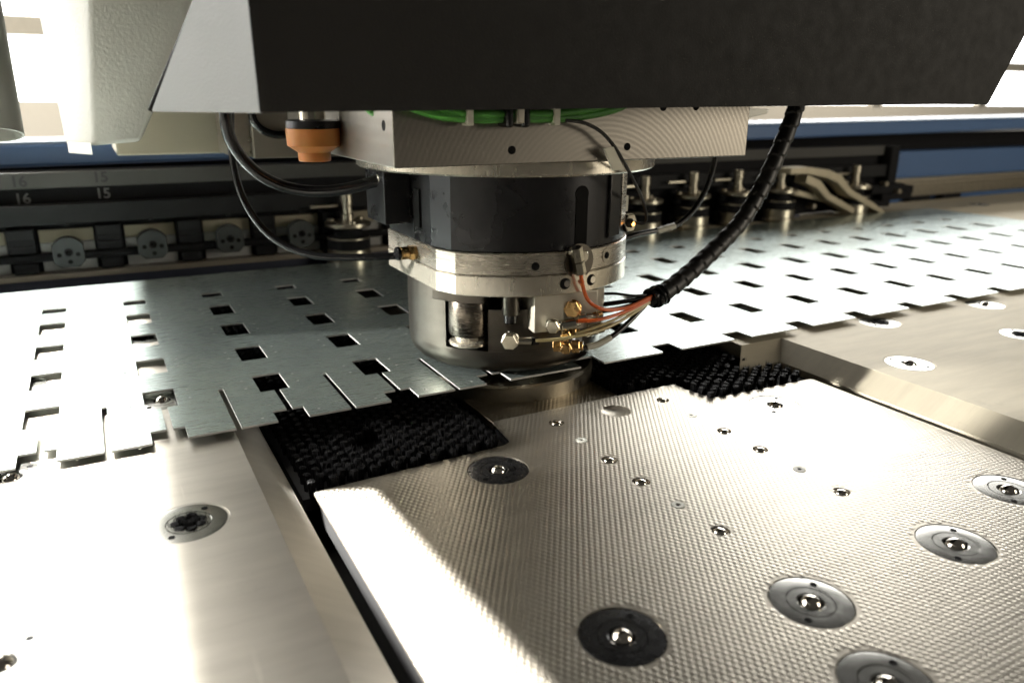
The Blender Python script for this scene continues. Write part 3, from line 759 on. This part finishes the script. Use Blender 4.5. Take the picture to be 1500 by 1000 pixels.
# standing punch tools
def punch_tool(x, y, zoff, label):
    t = thing('punch_tool', label, 'punch tool', (x, y, zoff), 'punch tools standing behind the sheet')
    c = (x, y, zoff)
    obj('stem', MB().lathe([(0, .147), (.0115, .147), (.0128, .1455), (.0128, .124), (.0112, .122), (.0112, .106), (.0135, .104), (.0135, .088), (0, .088)], c, 28), M['tool'], t)
    obj('star_plate', MB().lathe([(0, .091), (.040, .090), (.049, .087), (.049, .080), (.043, .076), (0, .076)], c, 40), M['tool'], t)
    for k in range(3):
        a = .5 + k * 2.094
        obj('lug', MB().cyl((x + .037 * math.cos(a), y + .037 * math.sin(a), zoff + .078), (x + .037 * math.cos(a), y + .037 * math.sin(a), zoff + .094), .0085, 14, bev=.001), M['tool'], t)
    obj('drum', MB().lathe([(0, .076), (.030, .076), (.030, .060), (.045, .058), (.046, .054), (.046, .032), (0, .032)], c, 40), M['carriage'], t)
    obj('drum_ring', MB().lathe([(.0462, .0565), (.0472, .0555), (.0472, .0535), (.0462, .0525)], c, 40), M['tool'], t)
    obj('base_ring', MB().lathe([(0, .0318), (.045, .0318), (.047, .030), (.047, .008), (.049, .006), (.049, -.004), (0, -.004)], c, 40), M['tool'], t)
    obj('arm', MB().box(x - .006, x + .006, y, y + .05, zoff + .112, zoff + .120), M['carriage_grey'], t, bevel=.001)
    obj('link_bar', MB().box(x - .075, x - .016, y + .01, y + .022, zoff + .118, zoff + .124), M['tool'], t, bevel=.001)
    obj('slide', MB().box(x - .052, x + .052, y + .02, y + .06, zoff + .006, zoff + .030), M['carriage'], t, bevel=.002)
for px, py, z, lab in ((946, 258, .150, 'punch tool just right of the head beside the amber light'),
                       (1017, 252, .150, 'punch tool second from the head, behind the thin black hose'),
                       (1083, 249, .150, 'punch tool third from the head, left of the thick spiral hose'),
                       (1146, 246, .150, 'punch tool half hidden behind the thick spiral hose'),
                       (1256, 242, .150, 'rightmost punch tool, beyond the worn clamp'),
                       (507, 284, .147, 'shadowed punch tool left of the head, between the two hose loops')):
    p = onZ(px, py, z + .002); p.y = 1.64; q = onY(px, py, 1.64); punch_tool(q.x, 1.64, q.z - .147, lab)

# carriage right-hand fittings
clampt = thing('sheet_clamp', 'worn pale cranked clamp gripping the back edge of the sheet', 'clamp', (2.1, 1.6, .01))
prof = [(1150, 250), (1175, 249), (1205, 254), (1222, 262), (1236, 280), (1270, 300), (1287, 311)]
pts = [onY(a, b, 1.615) for a, b in prof]
rings = []
for i, p in enumerate(pts):
    a = pts[max(i - 1, 0)]; b = pts[min(i + 1, len(pts) - 1)]; t = (b - a).normalized(); n = Vector((-t.z, 0, t.x)); w = [.009, .010, .012, .013, .010, .009, .006][i]
    rings.append([p + n * w + Vector((0, -.022, 0)), p - n * w + Vector((0, -.022, 0)), p - n * w + Vector((0, .022, 0)), p + n * w + Vector((0, .022, 0))])
obj('clamp_arm', MB().loft(rings), M['clampw'], clampt, 20, bevel=.002)
rings2 = [[v + Vector((-.075, .012, -.012)) for v in r] for r in rings[2:]]
obj('clamp_rib', MB().loft(rings2), M['clampw'], clampt, 20, bevel=.002)
p0 = onY(1160, 285, 1.64); p1 = onY(1280, 312, 1.64)
obj('clamp_jaw', MB().loft([[p0 + Vector((0, 0, a)) + Vector((0, b, 0)) for a, b in ((0, 0), (.016, 0), (.016, .03), (0, .03))], [p1 + Vector((0, 0, a)) + Vector((0, b, 0)) for a, b in ((0, 0), (.020, 0), (.020, .03), (0, .03))]]), M['clampw'], clampt, bevel=.002)
end = thing('carriage_end', 'black end bracket of the tool carriage next to the blue beam', 'bracket', (2.35, 1.7, .03))
obj('end_plate', MB().box(2.27, 2.31, 1.66, 1.74, .085, .205), M['carriage'], end, bevel=.004)
for i, (a, b, c, d_) in enumerate(((2.20, 2.36, .055, .085), (2.27, 2.42, .030, .056), (2.18, 2.33, .008, .032), (2.36, 2.46, .044, .070))):
    obj('end_block', MB().box(a, b, 1.66 + .012 * i, 1.76, c, d_), M['carriage'], end, bevel=.004)
for x, z in ((2.24, .089), (2.31, .062), (2.05, .10), (1.92, .036)):
    obj('bolt', MB().cyl((x, 1.665, z), (x, 1.640, z), .008, 14, bev=.001), M['tool'], end)
lev = thing('white_lever', 'small white pointed lever right of the mounting block', 'lever', (1.1, 1.0, .31))
p0 = onY(1088, 158, 1.0); p1 = onY(1128, 160, 1.0); p2 = onY(1124, 167, 1.0); p3 = onY(1088, 175, 1.0)
obj('lever_body', MB().loft([[p + Vector((0, dy, 0)) for p in (p0, p1, p2, p3)] for dy in (0, .02)]), M['body'], lev, bevel=.002)

# ---------------------------------------------------------------- hoses and cables
def hose(name, label, cat, pts, r, mat, segs=14, group=None):
    o = obj(name, MB().tube(pts, r, segs, 10), M[mat], None, 60); return tag(o, label, cat, group)
def pt(px, py, y): return onY(px, py, y)
h1 = hose('black_hose', 'thick black hose looping from under the hood into the flange', 'hose',
          [pt(330, 120, .98), pt(330, 168, .98), pt(336, 200, .985), pt(352, 228, .99), pt(378, 254, .99), pt(410, 271, .985), pt(445, 279, .975), pt(480, 280, .96), pt(515, 275, .945), pt(545, 267, .935), pt(560, 264, .93)], .0072, 'rubber')
c = pt(553, 265.5, .931)
obj('collar', MB().cyl(c, c + Vector((.006, -.001, .001)), .0092, 24, bev=.0008), M['nickel'], h1)
h2 = hose('black_hose', 'thin black hose hanging in a deep loop to the hex fitting', 'hose',
          [pt(338, 150, 1.02), pt(338, 200, 1.02), pt(343, 245, 1.02), pt(354, 285, 1.015), pt(372, 318, 1.005), pt(395, 344, .995), pt(425, 363, .98), pt(460, 374, .96), pt(500, 377, .94), pt(545, 376.5, .92), pt(596, 374, .902)], .0046, 'rubber')
f0 = Vector((.3432, .894, .1565)); fx = Vector((-1, 0, 0))
fit = obj('hex_fitting', MB().hexa(f0, f0 + fx * .010, .0095, .0008).cyl(f0 + fx * .010, f0 + fx * .021, .0080, 20, bev=.001), M['brass'], head)
obj('fitting_collar', MB().cyl(f0 + fx * .021, f0 + fx * .026, .0084, 20, bev=.001), M['rubber'], fit)

# thick spiral-wrapped conduit
cp = [pt(1172, 120, .80), pt(1165, 160, .80), pt(1152, 195, .80), pt(1135, 235, .80), pt(1113, 280, .80), pt(1085, 325, .795), pt(1050, 362, .785), pt(1015, 395, .775), pt(985, 420, .765), pt(965, 433, .76)]
sp_pts = spline(cp, 14); n = len(sp_pts); mb = MB()
T = [(sp_pts[min(i + 1, n - 1)] - sp_pts[max(i - 1, 0)]).normalized() for i in range(n)]; N = T[0].orthogonal().normalized(); rings = []; L = 0
for i in range(n):
    N = (N - T[i] * N.dot(T[i])).normalized(); B = T[i].cross(N)
    if i: L += (sp_pts[i] - sp_pts[i - 1]).length
    ring = []
    for k in range(24):
        a = 2 * math.pi * k / 24; ph = (L / .021 - k / 24) % 1
        rr = .0106 + .0019 * ph + (0 if i < n * .8 else .0002)
        ring.append(sp_pts[i] + (N * math.cos(a) + B * math.sin(a)) * rr)
    rings.append(ring)
con = obj('spiral_conduit', mb.loft(rings), M['rubber_matt'], None, 25); tag(con, 'thick black spiral-wrapped conduit curving from the hood to the fittings', 'hose')
e = cp[-1]; tdir = (cp[-1] - cp[-2]).normalized()
nb = e + tdir * .004
knot = MB()
for k in range(11):
    o_ = Vector((random.uniform(-.003, .003), random.uniform(-.003, .003), random.uniform(-.003, .003))) + tdir * .0017 * (k - 5)
    u = tdir.orthogonal().normalized(); v = tdir.cross(u); rr = .0105 + random.uniform(-.0012, .0016); tl = random.uniform(-.35, .35)
    knot.tube([nb + o_ + (u * math.cos(t) + v * math.sin(t)) * rr + tdir * tl * math.cos(t) * .006 for t in [6.2832 * j / 10 for j in range(11)]], .0019, 8, 3)
obj('cord_lashing', knot, M['rubber'], con)
obj('sleeve_end', MB().lathe([(0, -.004), (.0112, -.004), (.0115, .004), (.0085, .014), (.004, .019), (0, .019)], nb - tdir * .004, 20, axis=tdir), M['rubber'], con)
h3 = hose('black_hose', 'thin black hose behind the head curving up to the block', 'hose',
          [pt(905, 352, .93), pt(935, 343, .93), pt(965, 337, .93), pt(990, 330, .93), pt(1012, 312, .93), pt(1030, 285, .93), pt(1042, 255, .93), pt(1048, 228, .93), pt(1050, 200, .93)], .0042, 'rubber')
s0, s1 = pt(962, 338.5, .93), pt(988, 331, .93)
obj('marker_sleeve', MB().cyl(s0, s1, .0050, 16), M['sleeve'], h3)

# cables from the fittings to the conduit
bundle_end = nb + tdir * .004
def into(j): return nb - tdir * .010 + Vector((0, 0, .004 - .0022 * j))
def q(px, py, r=.745): return onY(px, py, r)
elb = obj('elbow_fitting', MB().cyl(hp(32.5, .158, .166), hp(32.5, .170, .166), .0075, 20, bev=.001).cyl(q(833, 367, .742), q(843, 369, .737), .0052, 16, bev=.001)
          .hexa(q(843, 362, .737), q(847, 383, .737), .0078, .0008).hexa(q(847.2, 383.5, .737), q(850.5, 401, .737), .0072, .0008), M['nickel'], head)
b1, b2 = hp(38.8, .1742, .135), hp(39.8, .1742, .135)
def cable(name, label, pts, r, mat, group=None): return hose(name, label, 'cable', pts, r, mat, 10, group)
def q(px, py, r=.745): return onY(px, py, r)
cable('orange_hose', 'orange hose from the elbow fitting curving to the conduit', [q(850, 398, .737), q(854, 420, .738), q(862, 440, .742), q(880, 452, .738), q(905, 453, .740), q(930, 446, .748), into(0)], .0023, 'otube', 'orange hoses')
cable('orange_hose', 'lower orange hose running straight from the manifold to the conduit', [q(846, 470, .742), q(872, 469, .738), q(900, 462, .74), q(930, 450, .748), into(1)], .0022, 'otube', 'orange hoses')
cable('orange_hose', 'short orange hose close against the bright ring', [hp(34, .164, .135), q(838, 428, .765), q(845, 445, .762), q(852, 458, .76)], .0019, 'otube', 'orange hoses')
cable('clear_hose', 'yellowish clear hose curving under the orange ones', [q(785, 499, .742), q(815, 497, .738), q(845, 492, .736), q(875, 485, .738), q(905, 472, .742), q(932, 456, .75), into(2)], .0021, 'ctube', 'clear hoses')
cable('clear_hose', 'second clear hose just above the brass fittings', [q(842, 489, .742), q(870, 480, .742), q(900, 468, .744), q(930, 453, .75), into(2)], .0020, 'ctube', 'clear hoses')
k1 = cable('black_cable', 'black cable with grey marker sleeve leading to the brass fittings', [q(852, 510, .742), q(875, 505, .742), q(900, 490, .744), q(925, 468, .75), q(945, 447, .757)], .0033, 'rubber', 'black cables at the conduit')
obj('marker_sleeve', MB().tube([q(859, 508.5, .7415), q(876, 504, .7415), q(894, 494, .743)], .0042, 14, 4), M['sleeve'], k1)
for j, (lab, pts) in enumerate((('upper thin black cable between ring and conduit', [q(868, 431, .775), q(900, 430, .765), q(935, 433, .76), into(0)]),
                                ('middle black cable beneath the upper one', [q(872, 447, .772), q(905, 443, .762), q(935, 438, .76), into(1)]),
                                ('lower black cable behind the orange hoses', [q(872, 457, .77), q(905, 452, .76), q(938, 443, .758), into(2)]))):
    cable('black_cable', lab, pts, .0030 if j else .0018, 'rubber', 'black cables at the conduit')
# fittings on the manifold
def hexcap(px, py, y, r, dirv, L, mat, name='fitting'):
    p = q(px, py, y); dv = Vector(dirv).normalized()
    return obj(name, MB().cyl(p - dv * L * .6, p, r * 1.05, 20, bev=.0008).hexa(p, p + dv * L * .5, r, .0008), M[mat], head)
fd = uf * .86 + Vector((-.2, 0, 0))
hexcap(838, 452, .752, .0108, fd, .010, 'brass', 'banjo_fitting')
hexcap(810, 478, .748, .0084, fd, .010, 'nickel', 'banjo_fitting')
bj = hexcap(747, 499.5, .752, .0098, fd, .012, 'nickel', 'banjo_fitting')
obj('banjo_pipe', MB().cyl(q(757, 499, .752), q(778, 499.5, .748), .0045, 16, bev=.0006), M['nickel'], bj)
obj('banjo_end', MB().cyl(q(778, 499.5, .748), q(788, 499.3, .747), .0050, 16, bev=.0006), M['rubber'], bj)
for px, py, y, r, a in ((829, 492, .744, .0070, 0), (829, 510, .744, .0078, 0), (847, 507, .742, .0080, 1), (820, 506, .75, .0074, 1), (842, 487, .748, .0062, 1)):
    p = q(px, py, y); dv = fd.normalized() if a == 0 else Vector((.8, -.6, .06)).normalized()
    obj('brass_fitting', MB().hexa(p - dv * .008, p + dv * .002, r, .0008).cyl(p + dv * .002, p + dv * .006, r * .75, 14, bev=.0005), M['brass'], head)
obj('push_fitting', MB().cyl(q(820, 477.5, .748), q(842, 474, .745), .0074, 18, bev=.0008).cyl(q(842, 474, .745), q(848, 472, .745), .0044, 14), M['nickel'], head)
obj('push_fitting', MB().cyl(q(852, 466, .75), q(876, 461, .748), .0034, 14, bev=.0005), M['nickel'], head)
for px, py in ((862, 430), (866, 445), (866, 455)):
    obj('cable_gland', MB().cyl(q(px - 12, py + 1, .778), q(px + 8, py, .772), .0045, 16, bev=.0008), M['tool'], head)
for (a_, b_, r_, m_) in (((858, 474), (872, 471), .0056, 'nickel'), ((868, 484), (884, 479), .0062, 'tool'), ((856, 489), (868, 487), .0050, 'nickel'), ((848, 466), (858, 464), .0066, 'nickel'), ((864, 462), (874, 460), .0050, 'brass')):
    obj('push_fitting', MB().cyl(q(*a_, .752), q(*b_, .749), r_, 16, bev=.0008).cyl(q(*b_, .749), q(b_[0] + 7, b_[1] - 1.5, .749), r_ * .7, 14, bev=.0005), M[m_], head)
obj('valve_stack', hblock(48, .128, .030, .05, .060, .118, 0), M['silver'], head, bevel=.001)

# sensor with amber light
sen = thing('sensor', 'hexagonal proximity sensor with glowing amber light on the right of the head', 'sensor', tuple(hp(66, .165, .2)))
s_c = q(920, 326, .80); sd = Vector((.25, -.95, 0)).normalized()
obj('hex_nut', MB().hexa(s_c + Vector((0, .004, 0)), s_c - Vector((-.002, .004, 0)), .0125, .001), M['nickel'], sen)
obj('sensor_barrel', MB().cyl(q(896, 328, .815), q(918, 327, .805), .0088, 20), M['head_bright'], sen)
obj('sensor_end', MB().cyl(q(918, 326, .797), q(927, 327, .793), .0060, 16, bev=.001), M['cup'], sen)
obj('amber_light', MB().ball(q(927, 328, .790), .0026, 10), M['led'], sen)
lab_ = q(917, 298, .81)
obj('label_tag', MB().box(lab_.x - .003, lab_.x + .003, lab_.y - .0005, lab_.y + .004, lab_.z - .010, lab_.z + .010), M['tie'], sen)
sc_ = cable('sensor_cable', 'thin grey cable with white marker running from the sensor to the green cables',
            [q(930, 326, .79), q(943, 327, .785), q(947, 318, .782), q(942, 295, .775), q(930, 268, .735), q(915, 240, .70), q(900, 215, .685), q(880, 193, .683), q(855, 180, .68), q(828, 176, .68)], .0019, 'numplate')
ma, mb_ = q(884, 218, .697), q(908, 250, .72)
fa, fb = q(892, 217, .681), q(909, 250, .692)
obj('marker_flag', MB().loft([[fa + Vector((-.0062, 0, 0)), fa + Vector((.0062, 0, .001)), fa + Vector((.0062, .003, .001)), fa + Vector((-.0062, .003, 0))], [fb + Vector((-.0095, 0, 0)), fb + Vector((.005, 0, .001)), fb + Vector((.005, .003, .001)), fb + Vector((-.0095, .003, 0))]]), M['tie'], sc_, bevel=.0004)

# green cables along the block
ga = [[(590, 150), (612, 160), (650, 170), (700, 174), (760, 173), (820, 173), (870, 167), (905, 158), (925, 148)],
      [(625, 146), (650, 160), (690, 167), (740, 167), (800, 167), (850, 162), (885, 155), (900, 146)]]
gl = ['lower green cable sagging along the top of the block', 'upper green cable just under the hood edge']
for i, g_ in enumerate(ga):
    o = cable('green_cable', gl[i], [q(a, b, .683 - .002 * i) for a, b in g_], .0044 - .0006 * i, 'green', 'green cables')
cable('black_cable', 'thin black cable lying against the green cables', [q(a, b, .687) for a, b in ((605, 148), (630, 163), (665, 173), (705, 177), (760, 177), (830, 177))], .0022, 'rubber')
gr = onX(552, 150, .2475)
tag(obj('green_cable_loop', MB().tube([q(540, 140, .76), q(540, 160, .755), q(550, 166, .75), q(560, 160, .745), q(562, 140, .74)], .0035, 10, 8), M['green'], None, 60), 'short green cable loop left of the block corner', 'cable')
for px, lab in ((685, 'left white cable tie on the green cables'), (812, 'right white cable tie on the green cables')):
    p = q(px, 172, .682)
    tag(obj('cable_tie', MB().box(p.x - .0035, p.x + .0035, p.y - .0065, p.y + .007, p.z - .0075, p.z + .009), M['tie'], None, bevel=.001), lab, 'cable tie', 'cable ties')
pc_ = thing('cable_clamp', 'rubber-lined metal clamp holding the green cables to the block', 'clamp', tuple(q(762, 170, .68)))
for dx in (-15, 9):
    a, b = q(755 + dx, 152, .676), q(766 + dx, 187, .676)
    obj('rubber_band', MB().box(a.x, b.x, .672, .694, b.z, a.z), M['rubber'], pc_, bevel=.003)
a, b = q(757, 150, .674), q(769, 182, .674)
obj('metal_strap', MB().box(a.x, b.x, .6725, .694, b.z, a.z), M['silver'], pc_, bevel=.002)
